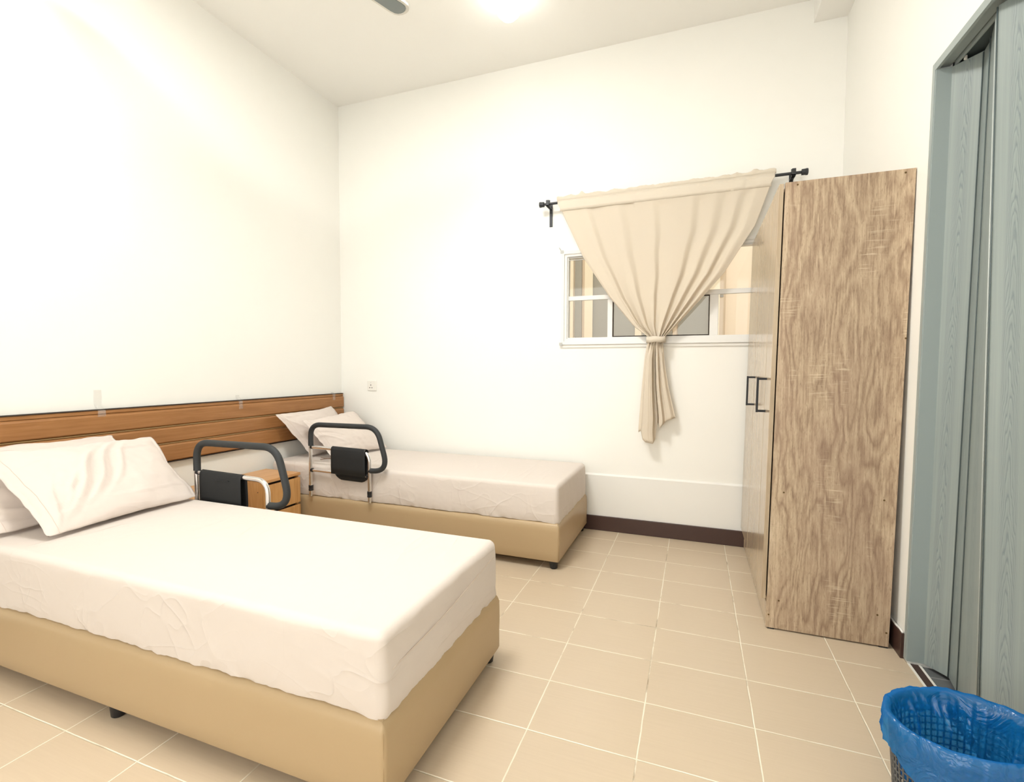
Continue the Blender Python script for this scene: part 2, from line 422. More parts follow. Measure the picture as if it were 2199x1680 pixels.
struct(mk('wall_front', bm, M_wall))
# low thicker band of wall under the window, skirting boards and ceiling beam
bm = bmesh.new()
prof = [(0.0, 0.0), (-0.012, 0.0), (-0.012, 0.380), (-0.003, 0.390), (0.0, 0.390)]
a = [bm.verts.new((0.0, y, z)) for y, z in prof]; b_ = [bm.verts.new((XR, y, z)) for y, z in prof]
for i in range(len(prof)-1): bm.faces.new((a[i], a[i+1], b_[i+1], b_[i]))
bm.faces.new((a[4], a[0], b_[0], b_[4])); bm.faces.new(a[::-1]); bm.faces.new(b_)
bmesh.ops.recalc_face_normals(bm, faces=bm.faces[:])
struct(mk('trim_1', bm, M_trimw))
struct(mk('trim_2', bxm(3.395, XR, YB, 0, 3.123, H), M_ceil))
struct(mk('baseboard_back', bxm(0, XR-0.013, -0.026, -0.012, 0, 0.100, bev=0.003), M_base))
br = struct(mk('baseboard_right', bxm(XR-0.013, XR, -1.104, -0.026, 0, 0.098, bev=0.002), M_base))
bm = bmesh.new(); tube(bm, [(XR-0.006+0.001*sin(i*1.7), -1.100+i*0.03, 0.101+0.0012*sin(i*2.3)) for i in range(30)], 0.004, 6)
mk('caulk_bead', bm, M_caulk, br, True)['label'] = 'white caulk bead'
struct(mk('baseboard_left', bxm(0, 0.013, YB, -0.026, 0, 0.098, bev=0.002), M_base))

# ceiling globes
def ceiling_lamp(x, y, label):
    t = thing('ceiling_lamp', label, 'lamp', (x, y, H))
    bm = bmesh.new(); lathe(bm, [(0.055, 0), (0.058, -0.012), (0.045, -0.02)], (0, 0, 0), 32)
    mk('lamp_base', bm, M_white, t, True, 40)
    bm = bmesh.new()
    lathe(bm, [(0.030, -0.021), (0.052, -0.035), (0.068, -0.06), (0.072, -0.085), (0.064, -0.115), (0.04, -0.14), (0.006, -0.15)], (0, 0, 0), 32)
    mk('globe', bm, M_emit, t, True)
ceiling_lamp(1.75, -0.66, 'glowing round ceiling lamp at the top edge of the photo')
t = thing('added_ceiling_panel', 'square glowing panel added on the ceiling, unseen, to brighten the near bed', 'lamp', (1.62, -2.12, H))  # added glowing panel, out of view, for strong light on the near bed
mk('housing', bxm(-0.32, 0.32, -0.32, 0.32, -0.045, 0, bev=0.004), M_white, t)
mk('diffuser', bxm(-0.29, 0.29, -0.29, 0.29, -0.048, -0.0455), M_panel, t)

# ceiling fan: only the tip of one blade shows
t = thing('ceiling_fan', 'ceiling fan with grey pale-edged blades, one blade tip showing at the top edge', 'fan', (1.130, -1.830, H))
dz = 2.893-H
bm = bmesh.new(); lathe(bm, [(0.07, 0), (0.07, -0.04), (0.03, -0.07)], (0, 0, 0)); mk('canopy', bm, M_white, t, True, 40)
bm = bmesh.new(); lathe(bm, [(0.014, -0.07), (0.014, dz+0.07)], (0, 0, 0), 12); mk('down_rod', bm, M_white, t, True, 40)
bm = bmesh.new(); lathe(bm, [(0.05, dz+0.08), (0.10, dz+0.05), (0.11, dz), (0.09, dz-0.03), (0.02, dz-0.045)], (0, 0, 0)); mk('motor_housing', bm, M_white, t, True, 40)
def blade_outline(L, w0, w1, inset=0.0):
    out = [(0.09+inset, -w0/2+inset), (L-0.06, -w1/2+inset)]
    for k in range(1, 8):
        a_ = -pi/2+pi*k/8
        out.append((L-0.06+(0.06-inset)*cos(a_)**0.7, (w1/2-inset)*sin(a_)))
    out += [(L-0.06, w1/2-inset), (0.09+inset, w0/2-inset)]
    return out
base_ang = math.radians(68.3)
for k in range(3):
    ang = base_ang+2*pi*k/3
    def slab(z0, z1, inset):
        bm = bmesh.new(); o_ = blade_outline(0.715, 0.085, 0.125, inset)
        R_ = lambda x, y, z: (x*cos(ang)-y*sin(ang), x*sin(ang)+y*cos(ang), z+0.10*y)
        lo = [bm.verts.new(R_(x, y, z0)) for x, y in o_]; hi = [bm.verts.new(R_(x, y, z1)) for x, y in o_]
        bm.faces.new(lo[::-1]); bm.faces.new(hi)
        for i in range(len(o_)): bm.faces.new((lo[i], lo[(i+1) % len(o_)], hi[(i+1) % len(o_)], hi[i]))
        bmesh.ops.recalc_face_normals(bm, faces=bm.faces[:]); return bm
    bl = mk('fan_blade', slab(dz, dz+0.012, 0.0), M_fanrim, t)
    mk('blade_underside', slab(dz-0.003, dz-0.0002, 0.016), M_fan, bl)

# ------------------------------------------------------------------ window
wn = bpy.data.objects.new('window_1', None); COL.objects.link(wn); struct(wn)
def ring(bm, x0, x1, z0, z1, w, y0, y1, wt=None):
    wt = w if wt is None else wt
    box(bm, x0, x0+w, y0, y1, z0, z1); box(bm, x1-w, x1, y0, y1, z0, z1)
    box(bm, x0+w, x1-w, y0, y1, z0, z0+wt); box(bm, x0+w, x1-w, y0, y1, z1-wt, z1)
bm = bmesh.new()
ring(bm, 1.903, 3.25, 1.282, 1.928, 0.022, -0.020, 0.004)
ring(bm, 1.925, 3.228, 1.304, 1.906, 0.018, -0.012, 0.05)
ring(bm, 1.943, 3.21, 1.322, 1.888, 0.008, 0.0, 0.05)
mk('window_frame', bm, M_alu, wn)
mk('sill_lip', bxm(1.895, 3.255, -0.010, -0.0005, 1.262, 1.281), M_trimw, wn)  # projecting lip below the frame, in trim paint
bm = bmesh.new(); box(bm, 1.951, 3.202, 0.006, 0.032, 1.588, 1.618, bev=0.002)
mk('transom_bar', bm, M_alu, wn)
for xm in (2.222, 2.868):
    mk('mullion', bxm(xm, xm+(0.034 if xm < 2.5 else 0.05), 0.008, 0.034, 1.330, 1.588, bev=0.002), M_alu, wn)
for (x0, x1, z0, z1) in ((1.951, 2.222, 1.33, 1.588), (2.256, 2.868, 1.33, 1.588), (2.918, 3.202, 1.33, 1.588), (1.951, 3.202, 1.618, 1.88)):
    mk('pane', bxm(x0, x1, 0.018, 0.022, z0, z1), M_glass, wn)
bm = bmesh.new(); ring(bm, 2.257, 2.867, 1.331, 1.587, 0.006, 0.010, 0.018); mk('pane_gasket', bm, M_gap, wn)
bm = bmesh.new(); ring(bm, 1.951, 2.6, 1.863, 1.8875, 0.004, -0.002, 0.004); mk('pane_gasket', bm, M_cap, wn)
for (x, z) in ((1.897, 1.913), (1.893, 1.276)):
    mk('corner_cap', bxm(x, x+0.022, -0.024, -0.0205, z, z+0.020), M_cap, wn)
bm = bmesh.new(); tube(bm, [(1.884, -0.004, 1.957), (1.897, -0.012, 1.938)], 0.003, 6); mk('corner_clip', bm, M_cap, wn)
mk('latch', bxm(2.925, 2.945, -0.006, 0.006, 1.566, 1.582, bev=0.002), M_cap, wn)

# what shows through the window: the wall of the passage outside with its openings
YO = 1.5
struct(mk('wall_outside', bxm(-1.0, 6.0, YO, YO+0.1, 0, 3.6), M_peach))
struct(mk('floor_outside', bxm(-1.0, 6.0, T, YO, -0.1, 0.0), M_tile))
wo = bpy.data.objects.new('window_2', None); COL.objects.link(wo); struct(wo)
for (x0, x1, mt, nm) in ((1.50, 1.632, M_cream, 'window_post'), (1.645, 1.715, M_greypane, 'dark_pane'), (1.722, 1.745, M_brownstrip, 'window_post'),
                     (1.748, 1.828, M_cream, 'window_post'), (1.830, 2.235, M_greypane, 'dark_pane'), (2.24, 2.30, M_cream, 'window_post'),
                     (2.31, 2.58, M_greypane, 'dark_pane'), (2.585, 2.62, M_brownstrip, 'window_post'), (2.63, 2.895, M_greypane, 'dark_pane'),
                     (2.90, 2.985, M_cream, 'window_post'), (2.986, 3.035, M_brownstrip, 'window_post')):
    mk(nm, bxm(x0, x1, YO-(0.03 if mt is M_cream else 0.012), YO-0.001, 0.6, 2.6), mt, wo)

# ------------------------------------------------------------------ folding door and its frame
dr = bpy.data.objects.new('door_1', None); COL.objects.link(dr); struct(dr)
def lean(z): return -0.0205*z
bm = bmesh.new()
def lbox(bm, x0, x1, y0, y1, z0, z1):
    n0 = len(bm.verts); box(bm, x0, x1, y0, y1, z0, z1)
    bm.verts.ensure_lookup_table()
    for v in bm.verts[n0:]: v.co.y += lean(v.co.z)
FY = -1.115
lbox(bm, XR-0.006, XR+0.004, FY-0.020, FY, 0.012, 2.193)     # casing face
lbox(bm, XR-0.004, XR+0.055, FY-0.026, FY-0.020, 0.012, 2.166)  # reveal
box(bm, XR-0.006, XR+0.004, -2.012, FY-0.0654, 2.166, 2.193)      # head casing
box(bm, XR+0.004, XR+0.042, -2.03, FY-0.045, 2.180, 2.1895)
box(bm, XR-0.006, XR+0.055, -2.035, -2.012, 0.0, 2.193)
mk('door_frame', bm, M_pvcplain, dr)
bm = bmesh.new(); box(bm, XR+0.046, XR+0.052, -2.01, FY-0.07, 2.168, 2.1895)
mk('door_track', bm, M_pvcplain, dr)
# slats: (x, y at top, y at bottom) of every vertical fold
E_ = [(3.600, -1.151, -1.104), (3.600, -1.182, -1.124), (3.660, -1.257, -1.210), (3.650, -1.312, -1.277), (3.640, -1.343, -1.322),
      (3.600, -1.463, -1.535), (3.588, -1.496, -1.578), (3.640, -1.580, -1.690), (3.630, -1.61, -1.72),
      (3.590, -1.70, -1.80), (3.588, -1.73, -1.83), (3.640, -1.83, -1.90), (3.60, -1.98, -1.98)]
ZT, ZB = 2.166, 0.012
def slat(e0, e1, name, z1=ZT):
    bm = bmesh.new(); uv = bm.loops.layers.uv.new('UVMap')
    nseg = 12; w_ = sqrt((e1[0]-e0[0])**2+(e1[1]-e0[1])**2)
    th = 0.006; rows = []
    for k in range(nseg+1):
        f = k/nseg; z = ZB+(z1-ZB)*f
        y0 = e0[2]+(e0[1]-e0[2])*f; y1 = e1[2]+(e1[1]-e1[2])*f
        d = Vector((e1[0]-e0[0], y1-y0, 0)); nrm = Vector((d.y, -d.x, 0)).normalized()
        if nrm.x > 0: nrm = -nrm
        p0 = Vector((e0[0], y0, z)); p1 = Vector((e1[0], y1, z))
        rows.append([bm.verts.new(p) for p in (p0, p1, p1-nrm*th, p0-nrm*th)])
    hw = abs(e1[1]-e0[1])/2+0.02
    uu = [-w_/2, w_/2, w_/2, -w_/2]
    for k in range(nseg):
        a, b = rows[k], rows[k+1]
        for i, j in ((0, 1), (1, 2), (2, 3), (3, 0)):
            f = bm.faces.new((a[i], a[j], b[j], b[i]))
            for l, (q, kk) in zip(f.loops, ((i, k), (j, k), (j, k+1), (i, k+1))):
                l[uv].uv = (uu[q]-0.004*0, (ZB+(z1-ZB)*kk/nseg)*1.0+e0[1]*3.7)
    for r_ in (rows[0][::-1], rows[-1]): bm.faces.new(r_)
    bmesh.ops.recalc_face_normals(bm, faces=bm.faces[:])
    return mk(name, bm, M_pvc, dr)
for i in range(len(E_)-1):
    w_ = abs(E_[i+1][2]-E_[i][2])
    slat(E_[i], E_[i+1], 'door_slat' if w_ > 0.06 else 'hinge_strip', ZT if w_ > 0.06 else ZT-0.006)
def fold_line(e, m_, r_, nm, lab):
    bm = bmesh.new(); tube(bm, [(e[0]-0.003, e[2]+(e[1]-e[2])*f, ZB+(ZT-0.004-ZB)*f) for f in (0, 0.5, 1)], r_, 6)
    mk(nm, bm, m_, dr, True)['label'] = lab
for e in (E_[2], E_[4], E_[6], E_[8], E_[10]): fold_line(e, M_gapshade, 0.0017, 'fold_joint', 'dark joint between folding slats')
for e in (E_[0], E_[1], E_[5]): fold_line(e, M_pvclight, 0.0022, 'slat_highlight', 'pale slat edge, its highlight put into the colour')  # pale tubes, highlight along the slat edges put into their colour
mk('lintel_shade', bxm(XR+0.0525, XR+T, -2.01, DY0-0.001, 2.184, 2.1895), M_gapshade, dr)  # dark sheet added for the shade above the slats
for (x, y) in ((3.625, -1.22),):
    bm = bmesh.new(); lathe(bm, [(0.005, 0), (0.005, 0.012)], (x, y, ZT), 10); mk('roller', bm, M_white, dr, True, 40)
# threshold and the dark-tiled room behind it
bm = bmesh.new(); box(bm, XR, XR+0.008, DY1, -1.10, -0.1, 0.002); box(bm, XR+0.034, XR+0.042, DY1, -1.10, -0.1, 0.002)
struct(mk('trim_3', bm, M_white))
struct(mk('trim_4', bxm(XR+0.008, XR+0.034, DY1, -1.10, -0.1, 0.001), M_base))
struct(mk('floor_bathroom', bxm(XR+0.042, 5.2, -3.0, -0.6, -0.1, -0.004), dark_tile()))
bm = bmesh.new(); box(bm, 5.2, 5.3, -3.0, -0.6, 0, 2.6); box(bm, XR+T, 5.2, -0.6, -0.5, 0, 2.6); box(bm, XR+T, 5.2, -3.1, -3.0, 0, 2.6); box(bm, XR+T, 5.3, -3.1, -0.5, 2.6, 2.7)
struct(mk('wall_bathroom', bm, simple('grey_bathroom_wall', (0.35, 0.36, 0.36), 0.5)))

# ------------------------------------------------------------------ headboard panel
t = thing('headboard_panel', 'long brown wooden headboard panel fixed along the wall behind both beds', 'headboard', (0, 0, 0))
HY0, HY1 = -3.30, -0.012
def hboard(z0, z1):
    prof = [(0.001, z0), (0.018, z0), (0.026, z0+0.004), (0.029, z0+0.009), (0.029, z1-0.012), (0.025, z1-0.006), (0.019, z1), (0.001, z1)]
    bm = bmesh.new(); a = [bm.verts.new((x, HY0, z)) for x, z in prof]; b = [bm.verts.new((x, HY1, z)) for x, z in prof]
    for i in range(len(prof)): bm.faces.new((a[i], a[(i+1) % 8], b[(i+1) % 8], b[i]))
    bm.faces.new(a); bm.faces.new(b[::-1]); bmesh.ops.recalc_face_normals(bm, faces=bm.faces[:]); return bm
for z0, z1 in ((0.585, 0.684), (0.690, 0.779), (0.786, 0.880), (0.881, 0.9)): mk('board', hboard(z0, z1) if z1 < 0.9 else bxm(0.001, 0.024, HY0, HY1, z0, z1, bev=0.003), M_head, t)
M_groove = simple('olive_groove_highlight', (0.40, 0.26, 0.11), 0.4)  # olive tone, the highlight of the groove put into its colour
for z0 in (0.6842, 0.7794):
    mk('groove_highlight', bxm(0.001, 0.0235, HY0, HY1, z0+0.0018, z0+0.0062), M_groove, t)['label'] = 'highlight painted as a pale strip in the groove between boards'
mk('edge_strip', bxm(0.001, 0.027, HY0, HY1, 0.900, 0.9045), M_gap, t)['label'] = 'dark strip along the top edge'
mk('edge_strip', bxm(0.001, 0.027, HY0, HY1, 0.5795, 0.584), M_gap, t)['label'] = 'dark strip along the bottom edge'

def tape(y, z0, z1, w_, label, xw=0.0005, xb=0.0295):
    bm = bmesh.new(); ym = 9
    rows = []
    for k in range(ym+1):
        z = z0+(z1-z0)*k/ym; x = xb+0.0006 if z < 0.9055 else xw+0.0006
        if z < 0.905: x = 0.0300+0.0012*abs(sin(k*2.1))
        else: x = 0.0012+0.0015*max(0, 1-(z-0.905)/0.02)*12
        rows.append([bm.verts.new((x, y+s*w_/2+0.001*sin(k+s), z)) for s in (-1, 1)])
    for a, b in zip(rows, rows[1:]): bm.faces.new((a[0], a[1], b[1], b[0]))
    o = mk('tape_strip', bm, M_tape, None, True)
    md = o.modifiers.new('thick', 'SOLIDIFY'); md.thickness = 0.0004
    tag(o, label, 'tape', 'strips of clear tape on the headboard')
tape(-1.80, 0.868, 1.000, 0.034, 'long strip of clear tape from wall onto headboard, above the near bed pillows')
tape(-1.005, 0.845, 0.935, 0.028, 'short strip of clear tape on headboard top between the two beds')
tape(-0.13, 0.852, 0.915, 0.030, 'strip of clear tape on headboard beside the room corner')

# socket
t = thing('wall_socket', 'small white three-pin wall socket on the back wall right of the corner', 'socket', (0, 0, 0))
mk('face_plate', bxm(0.266, 0.354, -0.008, -0.0002, 0.928, 1.012, bev=0.003), M_white, t)
for (x, z, rx, rz) in ((0.300, 0.975, 0.003, 0.005), (0.290, 0.953, 0.0045, 0.003), (0.311, 0.953, 0.0045, 0.003)):
    mk('pin_hole', bxm(x-rx, x+rx, -0.0086, -0.0078, z-rz, z+rz), M_gap, t)
bm = bmesh.new(); lathe(bm, [(0.003, 0), (0.003, 0.001)], (0.300, -0.0088, 0.993), 10, 'y'); mk('indicator', bm, M_cap, t)

# ------------------------------------------------------------------ beds
def perim(x0, x1, y0, y1, r, step=0.012):
    """points round a rounded rectangle with outward normals"""
    pts = []
    def arc(cx, cy, a0):
        for k in range(9):
            a = a0+pi/2*k/8; pts.append((cx+r*cos(a), cy+r*sin(a), cos(a), sin(a)))
    def seg(xa, ya, xb, yb, nx, ny):
        L = sqrt((xb-xa)**2+(yb-ya)**2); n = int(L/step)
        for k in range(1, n): pts.append((xa+(xb-xa)*k/n, ya+(yb-ya)*k/n, nx, ny))
    arc(x1-r, y1-r, 0); seg(x1-r, y1, x0+r, y1, 0, 1)
    arc(x0+r, y1-r, pi/2); seg(x0, y1-r, x0, y0+r, -1, 0)
    arc(x0+r, y0+r, pi); seg(x0+r, y0, x1-r, y0, 0, -1)
    arc(x1-r, y0+r, 1.5*pi); seg(x1, y0+r, x1, y1-r, 1, 0)
    return pts
def loft(bm, P, levels, zfun=None, dfun=None, cap_bottom=True, box_=None):
    rings = []
    for li, (inset, z) in enumerate(levels):
        ring_ = []
        for (x, y, nx, ny) in P:
            zz = z; ins = inset
            if zfun: zz = zfun(li, x, y, z)
            if dfun: ins = inset-dfun(li, x, y, zz)
            if inset > 0.034 and box_:
                ring_.append(bm.verts.new((min(max(x, box_[0]+ins), box_[1]-ins), min(max(y, box_[2]+ins), box_[3]-ins), zz)))
            else:
                ring_.append(bm.verts.new((x-nx*ins, y-ny*ins, zz)))
        rings.append(ring_)
    n = len(P)
    for a, b in zip(rings, rings[1:]):
        for k in range(n): bm.faces.new((a[k], a[(k+1) % n], b[(k+1) % n], b[k]))
    if not box_: bm.faces.new(rings[-1])
    if cap_bottom: bm.faces.new(rings[0][::-1])
    return rings

def make_bed(y0, y1, seed, label, ends, hemdrop):
    x0, x1 = 0.035, 2.106
    t = thing('bed', label, 'bed', (0, 0, 0), 'single beds')
    P = perim(x0, x1, y0, y1, 0.014)
    bm = bmesh.new()
    loft(bm, P, [(0.012, 0.045), (0.003, 0.046), (0.0, 0.052), (0.0, 0.10), (-0.002, 0.16), (-0.001, 0.215), (0.001, 0.235), (0.006, 0.247), (0.014, 0.255), (0.026, 0.259), (0.04, 0.260)],
         dfun=lambda li, x, y, z: 0.0015*nz(x*3, y*3, z*4+seed) if 1 < li < 7 else 0)
    mk('bed_base', bm, M_vinyl, t, True, 50)
    for (cx, cy, sx, sy) in ((x1, y0, 1, -1), (x1, y1, 1, 1)):
        bm = bmesh.new(); o_ = -0.0035
        tube(bm, [(cx+o_*sx, cy+o_*sy, 0.05), (cx+o_*sx, cy+o_*sy, 0.16), (cx+o_*sx, cy+o_*sy, 0.228), (cx-(0.009)*sx, cy-0.009*sy, 0.246), (cx-0.025*sx, cy-0.025*sy, 0.2585)], 0.0012, 6)
        mk('base_seam', bm, M_stitch, t, True)
    for lx in (0.13, 1.076, 2.068):
        for ly in (y0+0.032, y1-0.032):
            bm = bmesh.new(); lathe(bm, [(0.018, 0), (0.021, 0.003), (0.025, 0.044)], (lx, ly, 0.0005), 20)
            mk('leg', bm, M_foot, t, True, 40)
    # mattress in its fitted sheet
    mx0, mx1, my0, my1 = x0+0.005, x1-0.012, y0+0.014, y1-0.014
    P = perim(mx0, mx1, my0, my1, 0.024)
    ZT_ = 0.470
    def hem(x, y):
        z = 0.262-0.004*abs(nz(x*5+seed, y*5, 3.1))*2-0.003*nz(x*22, y*22, seed)-0.002*nz(x*60, y*60, seed)
        e = max(0, 1-abs(x-mx1)/0.10)
        z -= hemdrop*e*(0.5+0.5*sin((y-my0)/(my1-my0)*pi*1.0))*0.6
        return z
    levels = [(0.030, 0), (0.004, 0), (0.001, 0.012), (0.0, 0.035), (0.0, 0.065), (0.0, 0.10), (0.0, 0.135), (0.0, 0.165)]
    r = 0.023
    top = []
    for k in range(0, 7):
        a = pi/2*k/6; top.append((r-r*cos(a), 0.447+r*sin(a)))
    top.append((0.0236, ZT_))
    def zfun(li, x, y, z):
        h = hem(x, y)
        if li < len(levels): return h+(z)*(1.0)
        return z
    def dfun(li, x, y, z):
        if li == 0 or li >= len(levels)+5: return 0
        fade = min(1, max(0, (0.468-z)/0.03))
        f = 1-min(1, abs(z-0.33)/0.16)
        d = 0.004*nz(x*4, y*4, z*5+seed)+0.006*f
        low = max(0, 1-(z-0.26)/0.10)
        # gathered ripples pulled by the elastic hem
        q_ = x+y
        d += low*0.0045*nz(q_*26+z*34, z*3, seed+7)*1.6
        d += 0.004*max(0, nz(q_*7-z*22, z*6, seed+9)-0.12)
        d += 0.005*max(0, nz(q_*5+z*18, z*5, seed+3)-0.1)*max(0, min(1, (1.0-x)/0.5))
        d += 0.0022*max(0, nz(q_*9-z*16, z*9, seed+2))*2
        return d*fade
    bm = bmesh.new(); loft(bm, P, levels+top, zfun, dfun)
    m_ = mk('mattress', bm, M_sheet, t, True, 60)
    m_['label'] = 'mattress in a pale pinkish cream fitted sheet'
    # corner piping of the sheet at the foot end and the slanting end seam
    for (sy, cy) in ((-1, my0), (1, my1)):
        bm = bmesh.new(); o_ = 0.0085
        tube(bm, [(mx1-o_, cy-sy*o_, 0.285), (mx1-o_+0.001, cy-sy*(o_-0.001), 0.34), (mx1-o_+0.002, cy-sy*(o_-0.002), 0.40), (mx1-o_, cy-sy*o_, 0.445), (mx1-0.016, cy-sy*0.016, 0.463)], 0.0016, 6)
        mk('sheet_seam', bm, M_seam, m_, True)
    if seed == 1:
        bm = bmesh.new(); pts = []
        for k in range(30):
            f = k/29; yy = my0+0.035+(my1-my0-0.07)*f
            pts.append((mx1+0.0045+0.004*sin(pi*f), yy, 0.368+0.045*f**0.7-0.02*sin(pi*f)*(1-f)))
        tube(bm, pts, 0.0013, 6); mk('sheet_seam', bm, M_seam, m_, True)
    return t
make_bed(-2.403, -1.655, 1, 'near single bed in the foreground, pale sheet over a beige vinyl base', 0, 0.02)
make_bed(-0.789, -0.045, 4, 'far single bed against the back wall, pale sheet over a beige vinyl base', 1, 0.02)

# ------------------------------------------------------------------ pillows
def pillow(TL, TR, BL, BR, th, seed, label, group, tuck=0.0, folds=()):
    TL, TR, BL, BR = map(Vector, (TL, TR, BL, BR))
    nu, nv = 84, 60
    nrm = (TR-TL).cross(BL-TL).normalized()
    if nrm.x < 0: nrm = -nrm
    bm = bmesh.new(); F = {}; B = {}; SEAM = []
    def prof(a, fl):       # plump inside, flat flange at the edge
        a = min(a, 1-a)
        if a < fl: return 0.0
        return min(1.0, ((a-fl)/(0.33))**0.5) if a-fl < 0.33 else 1.0
    for i in range(nu+1):
        for j in range(nv+1):
            u, v = i/nu, j/nv
            # edges bow inward slightly, corners stick out
            bu = 0.05*sin(pi*v)*(0.5-u)*2*(abs(0.5-u)*2)**3; bv = 0.06*sin(pi*u)*(0.5-v)*2*(abs(0.5-v)*2)**3
            uu, vv = u+bu*0.8, v+bv*0.8
            cr = 1-0.055*(abs(2*u-1)**5)*(abs(2*v-1)**5)
            uu = 0.5+(uu-0.5)*cr; vv = 0.5+(vv-0.5)*cr
            p = (TL*(1-uu)+TR*uu)*(1-vv)+(BL*(1-uu)+BR*uu)*vv
            eu, ev = abs(2*u-1)**6, abs(2*v-1)**6
            p = p+(BL-TL).normalized()*(0.016*ev*nz(u*3.4, seed, 7)+0.006*ev*nz(u*11, seed, 2))*(1 if v < 0.5 else 0.4)
            p = p+(TR-TL).normalized()*(0.014*eu*nz(v*3.2, seed, 4)+0.005*eu*nz(v*10, seed, 1))
            h = (prof(u, 0.030)*prof(v, 0.012))*th/2
            h *= 1+0.10*nz(u*3, v*3, seed)
            w = 0.0
            for (cu, cv, ang, wd, amp, ln) in folds:
                du, dv = u-cu, v-cv
                s = du*cos(ang)+dv*sin(ang); q = -du*sin(ang)+dv*cos(ang)+0.02*sin(s*9)
                w += amp*math.exp(-(q/wd)**2)*math.exp(-(s/ln)**2)
            w += 0.006*nz(u*4+seed, v*4, 2.0)
            w *= min(1, h/(th*0.12)) if th > 0 else 0
            edge = 0.004*nz(u*14, v*14, seed+5)
            F[i, j] = bm.verts.new(p+nrm*(h+w+0.002)+nrm*edge)
            if i == 6: SEAM.append(F[i, j].co+nrm*0.0006)
            if 0 < i < nu and 0 < j < nv: B[i, j] = bm.verts.new(p-nrm*(h*0.8+0.002)+nrm*edge)
            else: B[i, j] = F[i, j]
    for i in range(nu):
        for j in range(nv):
            bm.faces.new((F[i, j], F[i, j+1], F[i+1, j+1], F[i+1, j]))
            q = [B[i, j], B[i+1, j], B[i+1, j+1], B[i, j+1]]
            if len(set(q)) == 4: 
                try: bm.faces.new(q)
                except ValueError: pass
    bmesh.ops.recalc_face_normals(bm, faces=bm.faces[:])
    o = mk('pillow', bm, M_pillow, None, True)
    b2 = bmesh.new(); tube(b2, SEAM,      # stitched line a little inside the open end
          0.0009, 5); mk('stitch_line', b2, M_seam, o, True)
    return tag(o, label, 'pillow', group)
pillow((0.190, -2.345, 0.783), (0.215, -1.676, 0.768), (0.572, -2.300, 0.477), (0.530, -1.668, 0.477), 0.122, 3,
       'front pillow leaning on the near bed, creased pale pinkish cotton, over another pillow', 'pillows on the near bed',
       folds=[(0.36, 0.50, -1.08, 0.018, 0.016, 0.33), (0.42, 0.48, -1.12, 0.014, -0.012, 0.30), (0.48, 0.45, -1.10, 0.017, 0.016, 0.32), (0.55, 0.42, -1.15, 0.014, -0.011, 0.28), (0.61, 0.40, -1.10, 0.016, 0.013, 0.26), (0.25, 0.62, -0.95, 0.016, 0.012, 0.26), (0.19, 0.72, -0.8, 0.014, -0.010, 0.2), (0.12, 0.75, -1.25, 0.012, 0.011, 0.25), (0.75, 0.80, 0.02, 0.010, 0.007, 0.25), (0.72, 0.22, -0.05, 0.010, 0.006, 0.25)])
pillow((0.065, -2.42, 0.790), (0.062, -1.765, 0.782), (0.365, -2.365, 0.477), (0.335, -1.72, 0.477), 0.088, 9,
       'rear pillow on the near bed, mostly hidden, against the headboard', 'pillows on the near bed',
       folds=[(0.15, 0.8, 0.6, 0.02, 0.010, 0.2), (0.2, 0.9, 0.4, 0.015, -0.008, 0.2), (0.8, 0.03, 0.1, 0.02, 0.008, 0.2)])
pillow((0.225, -0.700, 0.750), (0.205, -0.105, 0.775), (0.425, -0.625, 0.477), (0.520, -0.075, 0.477), 0.125, 17,
       'front pillow on the far bed, partly behind its grab rail', 'pillows on the far bed',
       folds=[(0.10, 0.5, 0.9, 0.016, 0.009, 0.2), (0.16, 0.45, 0.8, 0.014, -0.007, 0.2), (0.2, 0.25, 0.7, 0.02, 0.008, 0.2)])
pillow((0.085, -0.805, 0.800), (0.060, -0.185, 0.812), (0.215, -0.600, 0.477), (0.245, -0.070, 0.477), 0.105, 23,
       'rear pillow on the far bed, its corner overhanging by the headboard', 'pillows on the far bed',
       folds=[(0.15, 0.3, 1.2, 0.02, 0.008, 0.3), (0.35, 0.1, 0.1, 0.02, 0.006, 0.3), (0.7, 0.02, 0.1, 0.03, 0.01, 0.2)])
bm = bmesh.new()
tube(bm, rounded_path([(0.36, -0.655, 0.492), (0.40, -0.665, 0.489), (0.425, -0.655, 0.488), (0.455, -0.64, 0.487)], 0.02), 0.0028, 8)
tube(bm, rounded_path([(0.385, -0.69, 0.4845), (0.415, -0.675, 0.488), (0.44, -0.66, 0.492)], 0.02), 0.0028, 8)
tag(mk('tie_cord', bm, simple('brown_cord', (0.28, 0.19, 0.14), 0.8), None, True), 'small brown loose cord under the front pillow on the far bed', 'cord')

